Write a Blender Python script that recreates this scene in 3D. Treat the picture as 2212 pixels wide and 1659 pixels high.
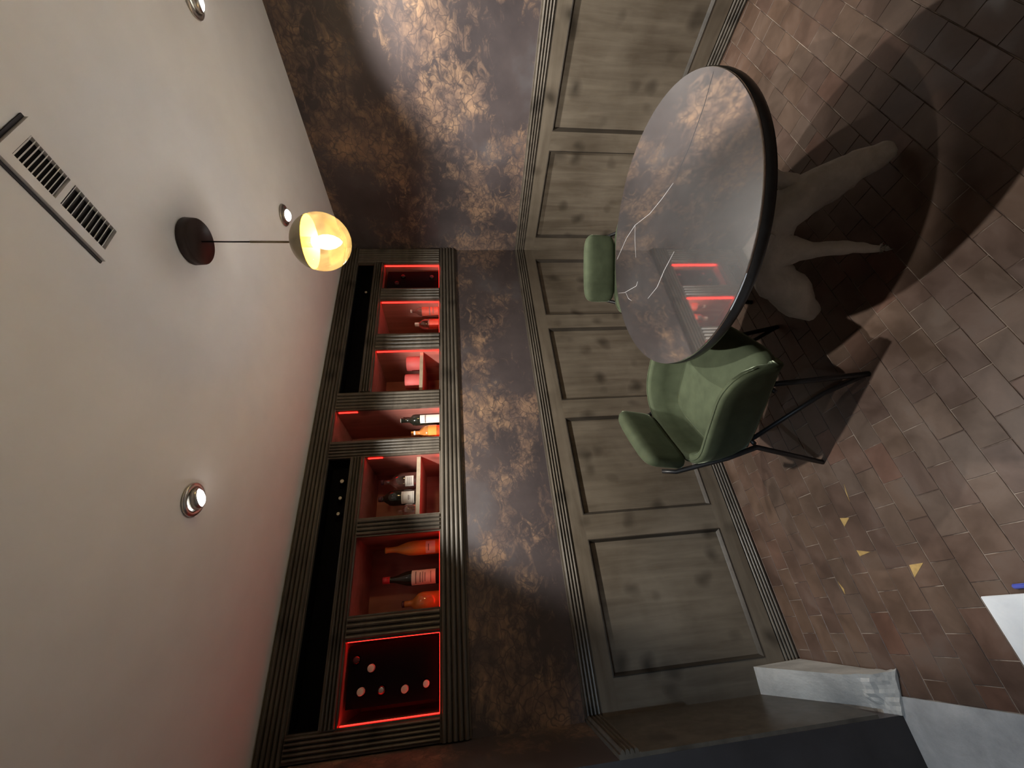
import bpy, bmesh, math, random
from mathutils import Vector, Matrix, Euler, noise

random.seed(7)
scene = bpy.context.scene
for o in list(bpy.data.objects):
    bpy.data.objects.remove(o)
COL = scene.collection

# ------------------------------------------------------------------ camera
F_PX, IMG_W, IMG_H = 856.44, 2212.0, 1659.0
YAW, PITCH, ROLL = 0.5521, -0.12149, -0.03973
CAM = Vector((-2.6709, -2.2076, 1.55))
cy, sy, cp, sp = math.cos(YAW), math.sin(YAW), math.cos(PITCH), math.sin(PITCH)
fwd = Vector((sy*cp, cy*cp, sp)); rt0 = Vector((cy, -sy, 0)); up0 = rt0.cross(fwd)
cr, sr = math.cos(ROLL), math.sin(ROLL)
RT = rt0*cr + up0*sr; UP = -rt0*sr + up0*cr
cam_d = bpy.data.cameras.new('camera'); cam = bpy.data.objects.new('camera', cam_d); COL.objects.link(cam)
# the phone was held so that the picture lies on its side: picture right = world down
M = Matrix(((-UP.x, RT.x, -fwd.x), (-UP.y, RT.y, -fwd.y), (-UP.z, RT.z, -fwd.z)))
cam.matrix_world = Matrix.Translation(CAM) @ M.to_4x4()
cam_d.sensor_fit = 'HORIZONTAL'; cam_d.sensor_width = 36.0
cam_d.lens = F_PX/IMG_W*36.0; cam_d.clip_start = 0.02
scene.camera = cam

# ------------------------------------------------------------------ world, view, lights
world = bpy.data.worlds.new('world'); scene.world = world; world.use_nodes = True
world.node_tree.nodes['Background'].inputs[0].default_value = (0.5, 0.55, 0.7, 1)
world.node_tree.nodes['Background'].inputs[1].default_value = 0.0
vs = scene.view_settings
vs.view_transform = 'Standard'; vs.look = 'None'; vs.gamma = 1.0; vs.use_curve_mapping = False
vs.exposure = 1.1
cyc = scene.cycles
cyc.blur_glossy = 0.33
cyc.use_adaptive_sampling = True; cyc.adaptive_threshold = 0.05
cyc.max_bounces = 6; cyc.glossy_bounces = 4; cyc.diffuse_bounces = 3; cyc.transparent_max_bounces = 8
cyc.sample_clamp_indirect = 0.0

CEIL = 2.436
SPOT_W = 50.0
SPOTS = [(-2.22, -0.84), (-0.756, -0.844), (-0.706, -1.654), (-2.19, -1.77)]
HALL = (-3.16, -2.05)

# ------------------------------------------------------------------ helpers
def link(o, parent=None):
    COL.objects.link(o)
    if parent is not None:
        o.parent = parent
    return o

def tag(o, label=None, cat=None, group=None, kind=None):
    if label: o['label'] = label
    if cat: o['category'] = cat
    if group: o['group'] = group
    if kind: o['kind'] = kind
    return o

def thing(name, label, cat, loc=(0, 0, 0), rz=0.0, group=None):
    o = bpy.data.objects.new(name, None); o.empty_display_size = 0.05
    o.location = loc; o.rotation_euler = (0, 0, rz); COL.objects.link(o)
    return tag(o, label, cat, group)

def mesh(name, verts, faces, mat=None, smooth=False):
    m = bpy.data.meshes.new(name); m.from_pydata([tuple(v) for v in verts], [], faces); m.update()
    if mat is not None: m.materials.append(mat)
    if smooth:
        m.polygons.foreach_set('use_smooth', [True]*len(m.polygons))
    return m

class MB:
    """collects shapes, then links them as ONE mesh object"""
    def __init__(s): s.v = []; s.f = []; s.mi = []; s.sm = []
    def add(s, verts, faces, mi=0, sm=False):
        b = len(s.v); s.v += [Vector(v) for v in verts]
        s.f += [tuple(i+b for i in f) for f in faces]; s.mi += [mi]*len(faces); s.sm += [sm]*len(faces)
        return s
    def box(s, x0, x1, y0, y1, z0, z1, mi=0, bev=0.0, skip=()):
        if bev > 0:
            e = min(bev, (x1-x0)/2.01, (y1-y0)/2.01, (z1-z0)/2.01)
            bm = bmesh.new(); bmesh.ops.create_cube(bm, size=1.0)
            for v in bm.verts:
                v.co = Vector(((x0+x1)/2+v.co.x*(x1-x0), (y0+y1)/2+v.co.y*(y1-y0), (z0+z1)/2+v.co.z*(z1-z0)))
            bmesh.ops.bevel(bm, geom=bm.edges[:], offset=e, segments=1, affect='EDGES', profile=0.5)
            bm.verts.index_update()
            s.add([v.co.copy() for v in bm.verts], [[v.index for v in f.verts] for f in bm.faces], mi); bm.free()
            return s
        V = [(x0,y0,z0),(x1,y0,z0),(x1,y1,z0),(x0,y1,z0),(x0,y0,z1),(x1,y0,z1),(x1,y1,z1),(x0,y1,z1)]
        Fs = {'-z':(3,2,1,0),'+z':(4,5,6,7),'-y':(0,1,5,4),'+x':(1,2,6,5),'+y':(2,3,7,6),'-x':(3,0,4,7)}
        return s.add(V, [f for k, f in Fs.items() if k not in skip], mi)
    def lathe(s, prof, n=20, loc=(0,0,0), mat3=None, mi=0, sm=True, caps=True):
        V = []; Fs = []
        for r, z in prof:
            for k in range(n):
                a = 2*math.pi*k/n; V.append(Vector((r*math.cos(a), r*math.sin(a), z)))
        for i in range(len(prof)-1):
            for k in range(n):
                k2 = (k+1) % n
                Fs.append((i*n+k, i*n+k2, (i+1)*n+k2, (i+1)*n+k))
        if caps:
            Fs.append(tuple(range(n-1, -1, -1))); Fs.append(tuple((len(prof)-1)*n+k for k in range(n)))
        if mat3 is not None: V = [mat3 @ v for v in V]
        V = [v+Vector(loc) for v in V]
        return s.add(V, Fs, mi, sm)
    def tube(s, pts, r, n=10, mi=0, closed=False):
        pts = [Vector(p) for p in pts]; N = len(pts); V = []; Fs = []
        rr = r if isinstance(r, (list, tuple)) else [r]*N
        prev = None
        for i, p in enumerate(pts):
            if closed: d = pts[(i+1) % N]-pts[i-1]
            else: d = pts[min(i+1, N-1)]-pts[max(i-1, 0)]
            d.normalize()
            if prev is None:
                a = d.orthogonal().normalized()
            else:
                a = (prev-d*prev.dot(d)).normalized()
            prev = a; b = d.cross(a)
            for k in range(n):
                t = 2*math.pi*k/n; V.append(p+(a*math.cos(t)+b*math.sin(t))*rr[i])
        R = N if closed else N-1
        for i in range(R):
            j = (i+1) % N
            for k in range(n):
                k2 = (k+1) % n; Fs.append((i*n+k, i*n+k2, j*n+k2, j*n+k))
        if not closed:
            Fs.append(tuple(range(n-1, -1, -1))); Fs.append(tuple((N-1)*n+k for k in range(n)))
        return s.add(V, Fs, mi, True)
    def extrude(s, prof, A, B, U, W, mi=0, sm=False, caps=True):
        """closed profile [(u,w)] placed with axes U,W swept from A to B"""
        A, B, U, W = Vector(A), Vector(B), Vector(U), Vector(W); n = len(prof)
        V = [A+U*u+W*w for u, w in prof]+[B+U*u+W*w for u, w in prof]
        Fs = [(i, (i+1) % n, (i+1) % n+n, i+n) for i in range(n)]
        if caps: Fs += [tuple(range(n-1, -1, -1)), tuple(range(n, 2*n))]
        return s.add(V, Fs, mi, sm)
    def build(s, name, mats, parent=None, fix=True):
        m = bpy.data.meshes.new(name); m.from_pydata([tuple(v) for v in s.v], [], s.f)
        for mm in (mats if isinstance(mats, (list, tuple)) else [mats]): m.materials.append(mm)
        m.polygons.foreach_set('material_index', s.mi); m.polygons.foreach_set('use_smooth', s.sm); m.update()
        if fix:
            bm = bmesh.new(); bm.from_mesh(m); bmesh.ops.recalc_face_normals(bm, faces=bm.faces[:]); bm.to_mesh(m); bm.free()
        return link(bpy.data.objects.new(name, m), parent)

# ------------------------------------------------------------------ materials
def new_mat(name):
    m = bpy.data.materials.new(name); m.use_nodes = True
    nt = m.node_tree; nt.nodes.clear()
    out = nt.nodes.new('ShaderNodeOutputMaterial')
    return m, nt, out

def N(nt, t, **kw):
    n = nt.nodes.new('ShaderNode'+t)
    for k, v in kw.items():
        if k.startswith('i_'): n.inputs[k[2:].replace('_', ' ')].default_value = v
        else: setattr(n, k, v)
    return n

def bsdf(nt, out, **kw):
    b = nt.nodes.new('ShaderNodeBsdfPrincipled')
    for k, v in kw.items(): b.inputs[k.replace('_', ' ')].default_value = v
    nt.links.new(b.outputs[0], out.inputs[0]); return b

def ramp(nt, stops):
    r = nt.nodes.new('ShaderNodeValToRGB'); e = r.color_ramp.elements
    while len(e) < len(stops): e.new(0.5)
    for el, (p, c) in zip(e, stops):
        el.position = p; el.color = (c[0], c[1], c[2], 1) if not isinstance(c, float) else (c, c, c, 1)
    return r

def coords(nt, scale=(1, 1, 1), kind='pos', loc=(0, 0, 0)):
    if kind == 'pos':
        g = N(nt, 'NewGeometry'); src = g.outputs['Position']
    else:
        g = N(nt, 'TexCoord'); src = g.outputs['Object']
    mp = N(nt, 'Mapping'); mp.inputs['Scale'].default_value = scale; mp.inputs['Location'].default_value = loc
    nt.links.new(src, mp.inputs[0]); return mp.outputs[0]

def noise_t(nt, vec, scale, detail=4, rough=0.55, dist=0.0):
    n = N(nt, 'TexNoise'); n.inputs['Scale'].default_value = scale; n.inputs['Detail'].default_value = detail
    n.inputs['Roughness'].default_value = rough; n.inputs['Distortion'].default_value = dist
    nt.links.new(vec, n.inputs['Vector']); return n.outputs['Fac']

def mixc(nt, fac, a, b, mode='MIX'):
    m = N(nt, 'Mix', data_type='RGBA', blend_type=mode)
    for sock, v in ((m.inputs['Factor'], fac), (m.inputs['A'] if False else m.inputs[6], a), (m.inputs[7], b)):
        if isinstance(v, (int, float)): sock.default_value = v
        elif isinstance(v, (tuple, list)): sock.default_value = (v[0], v[1], v[2], 1)
        else: nt.links.new(v, sock)
    return m.outputs[2]

def mathn(nt, op, a, b=0.0, clamp=False):
    m = N(nt, 'Math', operation=op, use_clamp=clamp)
    for i, v in enumerate((a, b)):
        if isinstance(v, (int, float)): m.inputs[i].default_value = v
        else: nt.links.new(v, m.inputs[i])
    return m.outputs[0]

def bump(nt, b, height, strength=0.2, dist=0.01):
    n = N(nt, 'Bump'); n.inputs['Strength'].default_value = strength; n.inputs['Distance'].default_value = dist
    nt.links.new(height, n.inputs['Height']); nt.links.new(n.outputs[0], b.inputs['Normal'])

def simple(name, col, rough=0.5, metal=0.0, var=0.12, scale=30.0, bmp=0.0, spec=0.5, sheen=0.0, kind='obj'):
    m, nt, out = new_mat(name)
    b = bsdf(nt, out, Roughness=rough, Metallic=metal)
    b.inputs['Specular IOR Level'].default_value = spec
    v = coords(nt, kind=kind); f = noise_t(nt, v, scale)
    c1 = tuple(c*(1-var) for c in col); c2 = tuple(min(1, c*(1+var)) for c in col)
    r = ramp(nt, [(0.3, c1), (0.7, c2)]); nt.links.new(f, r.inputs[0]); nt.links.new(r.outputs[0], b.inputs['Base Color'])
    if bmp: bump(nt, b, f, bmp, 0.003)
    if sheen:
        b.inputs['Sheen Weight'].default_value = sheen; b.inputs['Sheen Roughness'].default_value = 0.22
        b.inputs['Sheen Tint'].default_value = (0.62, 0.72, 0.52, 1)
    return m

def emit(name, col, strength):
    m, nt, out = new_mat(name)
    e = N(nt, 'Emission'); e.inputs[0].default_value = (*col, 1); e.inputs[1].default_value = strength
    nt.links.new(e.outputs[0], out.inputs[0]); return m

def mat_mural():
    m, nt, out = new_mat('mural_wallpaper')
    b = bsdf(nt, out, Roughness=0.40); b.inputs['Specular IOR Level'].default_value = 0.5
    v = coords(nt, (1.0, 1.0, 1.0)); vh = coords(nt, (1.0, 1.0, 1.5)); 
    tone = noise_t(nt, v, 1.6, 5, 0.6)
    base = ramp(nt, [(0.32, (0.044, 0.037, 0.040)), (0.55, (0.080, 0.065, 0.066)), (0.72, (0.118, 0.112, 0.120))])
    nt.links.new(tone, base.inputs[0])
    fine = noise_t(nt, vh, 11.0, 8, 0.68, 1.2)
    big = noise_t(nt, coords(nt, (1, 1, 1.3), loc=(3.1, 1.7, 0.4)), 1.9, 3, 0.5, 0.3)
    sm = mathn(nt, 'ADD', mathn(nt, 'MULTIPLY', big, 1.25), mathn(nt, 'MULTIPLY', fine, 0.85))
    msk = ramp(nt, [(0.505, 0.0), (0.62, 1.0)])
    nt.links.new(mathn(nt, 'MULTIPLY', sm, 0.5), msk.inputs[0])
    hue = noise_t(nt, v, 7.0, 4, 0.6)
    cop = ramp(nt, [(0.3, (0.12, 0.088, 0.080)), (0.5, (0.235, 0.155, 0.112)), (0.70, (0.42, 0.27, 0.165))])
    nt.links.new(hue, cop.inputs[0])
    # crackle veins inside the copper flakes
    vo = N(nt, 'TexVoronoi', feature='DISTANCE_TO_EDGE'); vo.inputs['Scale'].default_value = 13.0
    wv = N(nt, 'VectorMath', operation='ADD'); nt.links.new(vh, wv.inputs[0])
    nn = N(nt, 'TexNoise'); nn.inputs['Scale'].default_value = 9.0; nt.links.new(v, nn.inputs['Vector'])
    sc = N(nt, 'VectorMath', operation='SCALE'); sc.inputs['Scale'].default_value = 0.22
    nt.links.new(nn.outputs['Color'], sc.inputs[0]); nt.links.new(sc.outputs[0], wv.inputs[1]); nt.links.new(wv.outputs[0], vo.inputs['Vector'])
    vein = ramp(nt, [(0.01, 0.25), (0.07, 1.0)]); nt.links.new(vo.outputs['Distance'], vein.inputs[0])
    c1 = mixc(nt, mathn(nt, 'MULTIPLY', msk.outputs[0], vein.outputs[0]), base.outputs[0], cop.outputs[0])
    nt.links.new(c1, b.inputs['Base Color'])
    bump(nt, b, fine, 0.12, 0.004)
    return m

def mat_wood(name, lo, hi, axis='z', rough=0.42):
    m, nt, out = new_mat(name)
    b = bsdf(nt, out, Roughness=rough); b.inputs['Specular IOR Level'].default_value = 0.4
    s = {'z': (9, 9, 0.8), 'x': (0.8, 9, 9), 'y': (9, 0.8, 9)}[axis]
    g = noise_t(nt, coords(nt, s), 2.4, 6, 0.6, 0.5)
    bl = noise_t(nt, coords(nt, (1, 1, 1)), 3.2, 4, 0.55, 0.4)
    f = mathn(nt, 'ADD', mathn(nt, 'MULTIPLY', g, 0.55), mathn(nt, 'MULTIPLY', bl, 0.45))
    r = ramp(nt, [(0.34, lo), (0.62, hi)]); nt.links.new(f, r.inputs[0])
    vo = N(nt, 'TexVoronoi', feature='F1'); vo.inputs['Scale'].default_value = 5.6; vo.inputs['Randomness'].default_value = 1.0
    dv = coords(nt, (1, 1, 1.0)); ad = N(nt, 'VectorMath', operation='ADD'); nt.links.new(dv, ad.inputs[0])
    nn = N(nt, 'TexNoise'); nn.inputs['Scale'].default_value = 5.0; nt.links.new(dv, nn.inputs['Vector'])
    sc = N(nt, 'VectorMath', operation='SCALE'); sc.inputs['Scale'].default_value = 0.13
    nt.links.new(nn.outputs['Color'], sc.inputs[0]); nt.links.new(sc.outputs[0], ad.inputs[1]); nt.links.new(ad.outputs[0], vo.inputs['Vector'])
    kn = ramp(nt, [(0.06, 0.8), (0.33, 0.0)]); nt.links.new(vo.outputs['Distance'], kn.inputs[0])
    c = mixc(nt, kn.outputs[0], r.outputs[0], tuple(x*0.35 for x in lo))
    nt.links.new(c, b.inputs['Base Color'])
    rr = ramp(nt, [(0.3, rough-0.08), (0.7, rough+0.12)]); nt.links.new(bl, rr.inputs[0]); nt.links.new(rr.outputs[0], b.inputs['Roughness'])
    bump(nt, b, f, 0.08, 0.004)
    return m

def mat_tile(stuff=False):
    m, nt, out = new_mat('terracotta_tile'+('_field' if stuff else ''))
    b = bsdf(nt, out, Roughness=0.4); b.inputs['Specular IOR Level'].default_value = 0.5
    if stuff:
        g = N(nt, 'NewGeometry'); rnd = g.outputs['Random Per Island']
    else:
        g = N(nt, 'ObjectInfo'); rnd = g.outputs['Random']
    r = ramp(nt, [(0.0, (0.086, 0.052, 0.039)), (0.3, (0.098, 0.059, 0.042)), (0.6, (0.108, 0.067, 0.046)), (0.85, (0.102, 0.069, 0.052)), (1.0, (0.118, 0.058, 0.039))])
    nt.links.new(rnd, r.inputs[0])
    v = coords(nt); n1 = noise_t(nt, v, 6.0, 6, 0.6, 0.4); n2 = noise_t(nt, v, 45.0, 4, 0.6)
    d = ramp(nt, [(0.38, 0.75), (0.62, 1.2)]); nt.links.new(n1, d.inputs[0])
    c = mixc(nt, 1.0, r.outputs[0], d.outputs[0], 'MULTIPLY')
    dust = ramp(nt, [(0.56, 0.0), (0.72, 0.35)]); nt.links.new(n1, dust.inputs[0])
    c = mixc(nt, dust.outputs[0], c, (0.11, 0.092, 0.080))
    nt.links.new(c, b.inputs['Base Color'])
    rr = ramp(nt, [(0.35, 0.3), (0.7, 0.55)]); nt.links.new(n1, rr.inputs[0]); nt.links.new(rr.outputs[0], b.inputs['Roughness'])
    bump(nt, b, n2, 0.06, 0.002)
    return m

def mat_grout():
    m, nt, out = new_mat('mortar_joint')
    b = bsdf(nt, out, Roughness=0.9)
    f = noise_t(nt, coords(nt), 9.0, 4, 0.6)
    r = ramp(nt, [(0.44, (0.075, 0.050, 0.040)), (0.62, (0.33, 0.27, 0.22))]); nt.links.new(f, r.inputs[0])
    nt.links.new(r.outputs[0], b.inputs['Base Color']); return m

def mat_concrete(name, lo, hi, bmp=0.5):
    m, nt, out = new_mat(name)
    b = bsdf(nt, out, Roughness=0.85)
    v = coords(nt); f = noise_t(nt, v, 7.0, 8, 0.65, 0.3); f2 = noise_t(nt, v, 60.0, 3, 0.6)
    r = ramp(nt, [(0.35, lo), (0.65, hi)]); nt.links.new(f, r.inputs[0]); nt.links.new(r.outputs[0], b.inputs['Base Color'])
    bump(nt, b, mathn(nt, 'ADD', f, mathn(nt, 'MULTIPLY', f2, 0.3)), bmp, 0.006); return m

def mat_mirror():
    m, nt, out = new_mat('dusty_mirror_glass')
    b = bsdf(nt, out, Metallic=1.0, Roughness=0.035)
    v = coords(nt); f = noise_t(nt, v, 4.0, 5, 0.6)
    r = ramp(nt, [(0.3, (0.84, 0.83, 0.83)), (0.7, (0.90, 0.89, 0.88))]); nt.links.new(f, r.inputs[0]); nt.links.new(r.outputs[0], b.inputs['Base Color'])
    d = N(nt, 'BsdfDiffuse'); d.inputs[0].default_value = (0.55, 0.55, 0.56, 1)
    mx = N(nt, 'MixShader'); mx.inputs[0].default_value = 0.07
    dr = ramp(nt, [(0.35, 0.012), (0.75, 0.05)]); nt.links.new(noise_t(nt, v, 2.3, 6, 0.65), dr.inputs[0]); nt.links.new(dr.outputs[0], mx.inputs[0])
    hz = N(nt, 'BsdfGlossy'); hz.inputs[0].default_value = (0.9, 0.9, 0.9, 1); hz.inputs['Roughness'].default_value = 0.36
    mh = N(nt, 'MixShader'); mh.inputs[0].default_value = 0.055
    nt.links.new(b.outputs[0], mh.inputs[1]); nt.links.new(hz.outputs[0], mh.inputs[2])
    nt.links.new(mh.outputs[0], mx.inputs[1]); nt.links.new(d.outputs[0], mx.inputs[2]); nt.links.new(mx.outputs[0], out.inputs[0])
    return m

def mat_thin_glass(name, tint, rough=0.03, base=0.06, edge=0.55):
    m, nt, out = new_mat(name)
    t = N(nt, 'BsdfTransparent'); t.inputs[0].default_value = (*tint, 1)
    g = N(nt, 'BsdfGlossy'); g.inputs['Roughness'].default_value = rough; g.inputs[0].default_value = (1, 1, 1, 1)
    lw = N(nt, 'LayerWeight'); lw.inputs[0].default_value = 0.35
    r = ramp(nt, [(0.0, base), (1.0, edge)]); nt.links.new(lw.outputs['Facing'], r.inputs[0])
    mx = N(nt, 'MixShader'); nt.links.new(r.outputs[0], mx.inputs[0]); nt.links.new(t.outputs[0], mx.inputs[1]); nt.links.new(g.outputs[0], mx.inputs[2])
    nt.links.new(mx.outputs[0], out.inputs[0]); return m

def mat_globe():
    # seeded, faintly dusty glass: mostly clear, a little amber and a thin scattering film
    m, nt, out = new_mat('seeded_globe_glass')
    t = N(nt, 'BsdfTransparent'); t.inputs[0].default_value = (1.0, 0.95, 0.82, 1)
    d = N(nt, 'BsdfTranslucent'); d.inputs[0].default_value = (1.0, 0.86, 0.55, 1)
    g = N(nt, 'BsdfGlossy'); g.inputs['Roughness'].default_value = 0.03
    f = noise_t(nt, coords(nt, kind='obj'), 28.0, 3, 0.5, 1.5)
    r = ramp(nt, [(0.4, 0.030), (0.7, 0.065)]); nt.links.new(f, r.inputs[0])
    m1 = N(nt, 'MixShader'); nt.links.new(r.outputs[0], m1.inputs[0]); nt.links.new(t.outputs[0], m1.inputs[1]); nt.links.new(d.outputs[0], m1.inputs[2])
    lw = N(nt, 'LayerWeight'); lw.inputs[0].default_value = 0.3
    r2 = ramp(nt, [(0.0, 0.04), (0.8, 0.12), (1.0, 0.5)]); nt.links.new(lw.outputs['Facing'], r2.inputs[0])
    m2 = N(nt, 'MixShader'); nt.links.new(r2.outputs[0], m2.inputs[0]); nt.links.new(m1.outputs[0], m2.inputs[1]); nt.links.new(g.outputs[0], m2.inputs[2])
    nt.links.new(m2.outputs[0], out.inputs[0]); return m

M_MURAL = mat_mural()
M_WOOD = mat_wood('grey_stained_birch', (0.088, 0.070, 0.051), (0.165, 0.139, 0.106), 'z')
M_WOODH = mat_wood('grey_stained_birch_rail', (0.088, 0.070, 0.051), (0.165, 0.139, 0.106), 'x')
M_WOODY = mat_wood('grey_stained_birch_side_rail', (0.088, 0.070, 0.051), (0.165, 0.139, 0.106), 'y')
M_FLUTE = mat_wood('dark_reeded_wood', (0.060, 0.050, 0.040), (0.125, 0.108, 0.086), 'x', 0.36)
M_MOULD = mat_wood('dark_panel_moulding', (0.022, 0.018, 0.014), (0.055, 0.046, 0.036), 'z', 0.4)
M_NICHE = mat_wood('niche_plywood', (0.29, 0.10, 0.08), (0.46, 0.18, 0.14), 'z', 0.5)  # LED red mixed into the plywood colour to deepen the glow
M_CEIL = simple('ceiling_paint', (0.80, 0.785, 0.75), 0.8, var=0.03, scale=6.0, kind='pos')
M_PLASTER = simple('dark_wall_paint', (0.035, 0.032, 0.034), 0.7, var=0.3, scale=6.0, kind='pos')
M_TILE = mat_tile(); M_TILEF = mat_tile(True); M_GROUT = mat_grout()
M_CONC = mat_concrete('hall_concrete', (0.30, 0.31, 0.32), (0.46, 0.47, 0.48))
M_STEP = mat_concrete('plaster_step', (0.40, 0.40, 0.39), (0.58, 0.58, 0.56), 0.8)
M_VELVET = simple('green_velvet', (0.060, 0.074, 0.044), 0.8, var=0.18, scale=14.0, spec=0.15, sheen=0.6)
M_BLACKM = simple('black_powder_coat', (0.008, 0.008, 0.009), 0.45, var=0.1)
M_BLACK = simple('black_lacquer', (0.004, 0.0042, 0.006), 0.7, var=0.2, spec=0.06)
M_MIRROR = mat_mirror()
M_EDGE = simple('black_table_edge', (0.012, 0.012, 0.013), 0.35, var=0.3)
M_ROOT = mat_concrete('bleached_driftwood', (0.50, 0.48, 0.45), (0.72, 0.69, 0.65), 0.7)
M_CRACK = simple('crack_light', (0.5, 0.5, 0.52), 0.4, var=0.1)
M_CRACKD = simple('crack_dark', (0.05, 0.05, 0.055), 0.5, var=0.1)
M_BRASS = simple('brushed_brass', (0.42, 0.36, 0.24), 0.38, metal=0.6, var=0.08)
M_BRASSIN = simple('gold_leaf_inside', (0.85, 0.55, 0.12), 0.4, metal=0.3, var=0.08)
M_CANOPY = simple('bronze_canopy', (0.060, 0.040, 0.034), 0.45, metal=0.2, var=0.1)
M_STEEL = simple('satin_steel', (0.55, 0.54, 0.52), 0.3, metal=0.9, var=0.05)
M_WHITE = simple('white_enamel', (0.75, 0.75, 0.74), 0.4, var=0.03)
M_GLOBE = mat_globe()
M_BULB = emit('warm_bulb', (1.0, 0.72, 0.34), 75.0)
M_LENS = emit('downlight_lens', (1.0, 0.97, 0.92), 8.0)
M_LED = emit('red_led_tape', (1.0, 0.012, 0.008), 4.0)
M_DGLASS = simple('dark_bottle_glass', (0.012, 0.014, 0.010), 0.12, var=0.2, spec=0.7)
M_CGLASS = mat_thin_glass('clear_bottle_glass', (0.90, 0.88, 0.86), 0.04, 0.10, 0.7)
M_AMBER = simple('amber_liquor', (0.45, 0.16, 0.04), 0.12, var=0.15, spec=0.7)
M_ORANGE = simple('orange_lacquered_glass', (0.75, 0.30, 0.06), 0.3, var=0.05)
M_LABEL = simple('paper_label', (0.72, 0.68, 0.62), 0.7, var=0.05)
M_LABELR = simple('red_label', (0.60, 0.10, 0.06), 0.6, var=0.15)
M_INK = simple('label_print', (0.18, 0.14, 0.13), 0.8, var=0.1)
M_CAPRED = simple('red_capsule', (0.55, 0.03, 0.04), 0.4, var=0.1)
M_CAPPALE = simple('pale_capsule', (0.70, 0.66, 0.58), 0.5, var=0.1)
M_CAPDARK = simple('dark_capsule', (0.06, 0.02, 0.03), 0.4, var=0.1)
M_WAX = simple('candle_wax', (0.62, 0.12, 0.11), 0.6, var=0.04)  # red LED light put into the pale wax colour
M_BLUE = simple('blue_plastic', (0.10, 0.13, 0.55), 0.35, var=0.05)
M_CHIP = simple('yellow_mortar_chip', (0.42, 0.28, 0.10), 0.8, var=0.15, scale=60)
M_BOARD = mat_concrete('white_board_surface', (0.70, 0.74, 0.78), (0.84, 0.87, 0.90), 0.15)
M_WOODEDGE = simple('pale_ply_edge', (0.34, 0.27, 0.19), 0.5, var=0.15)

# ------------------------------------------------------------------ the room shell
XL, YF = -4.6, -3.6
ceiling = tag(MB().box(XL, 0.45, YF, 0.46, CEIL, CEIL+0.1).build('ceiling', M_CEIL), kind='structure')
floor = tag(MB().box(-3.06, 0.45, YF, 0.46, -0.06, -0.0022).build('floor', M_GROUT), kind='structure')
hall_floor = tag(MB().box(XL, -3.025, YF, -0.44, -0.05, 0.004).build('floor_hall', M_CONC), kind='structure')
NZ0 = 1.575
wall_back = tag(MB().box(-3.2, 0.45, 0.0, 0.46, -0.06, NZ0).build('wall_back', M_MURAL), kind='structure')
wall_right = tag(MB().box(0.0, 0.14, YF, 0.0, -0.06, CEIL).build('wall_right', M_MURAL), kind='structure')
LP = [(-3.052, 0.0), (-3.082, -0.46), (XL, -0.46), (XL, 0.0)]
mb = MB(); mb.add([(x, y, 0.004) for x, y in LP]+[(x, y, CEIL) for x, y in LP],
                  [(0, 1, 5, 4), (2, 3, 7, 6), (3, 0, 4, 7), (4, 5, 6, 7), (3, 2, 1, 0)])
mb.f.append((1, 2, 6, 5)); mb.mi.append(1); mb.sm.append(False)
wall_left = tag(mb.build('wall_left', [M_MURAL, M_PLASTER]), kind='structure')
tag(MB().box(XL, 0.14, YF-0.1, YF, -0.06, CEIL).build('wall_front', M_CEIL), kind='structure')
tag(MB().box(XL-0.1, XL, YF, 0.0, -0.06, CEIL).build('wall_far_left', M_CEIL), kind='structure')

# ---- terracotta tiles, running bond, long side along X
TW, TD, GAP = 0.1362, 0.0842, 0.0024
rows = []
def tile_mesh(w, d, name):
    e = 0.0009; h = 0.012
    V = [(-w/2, -d/2, -h), (w/2, -d/2, -h), (w/2, d/2, -h), (-w/2, d/2, -h),
         (-w/2, -d/2, -e), (w/2, -d/2, -e), (w/2, d/2, -e), (-w/2, d/2, -e),
         (-w/2+e, -d/2+e, 0), (w/2-e, -d/2+e, 0), (w/2-e, d/2-e, 0), (-w/2+e, d/2-e, 0)]
    Fc = [(0, 1, 5, 4), (1, 2, 6, 5), (2, 3, 7, 6), (3, 0, 4, 7), (4, 5, 9, 8), (5, 6, 10, 9), (6, 7, 11, 10), (7, 4, 8, 11), (8, 9, 10, 11)]
    return V, Fc
def to_px(P):
    d = Vector(P)-CAM; z = d.dot(fwd)
    if z < 0.05: return None
    return (IMG_W/2-F_PX*d.dot(UP)/z, IMG_H/2-F_PX*d.dot(RT)/z, z)
tiles = []
y1 = -0.0205; j = 0
while y1 > YF:
    y0 = y1-TD
    off = -2.42 if (round((-y1-0.0205)/TD) % 2 == 1) else -2.487
    k0 = math.floor((-3.03-off)/TW)-1
    for k in range(k0, k0+26):
        a, b_ = off+k*TW, off+(k+1)*TW
        a, b_ = max(a, -3.024), min(b_, 0.0)
        if b_-a < 0.012: continue
        tiles.append((a, b_, y0, y1))
    y1 = y0
scored = []
for t in tiles:
    c = ((t[0]+t[1])/2, (t[2]+t[3])/2, 0)
    p = to_px(c); s = 0
    if p and -30 < p[0] < IMG_W+30 and -30 < p[1] < IMG_H+30 and abs((t[1]-t[0])-TW) < 1e-4:
        s = 1/((Vector(c)-CAM).length**3)
    scored.append((s, t))
scored.sort(key=lambda q: -q[0])
tv, tf = tile_mesh(TW-GAP, TD-GAP, 'tile'); TILE = mesh('tile', tv, tf, M_TILE)
rest = MB()
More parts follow.
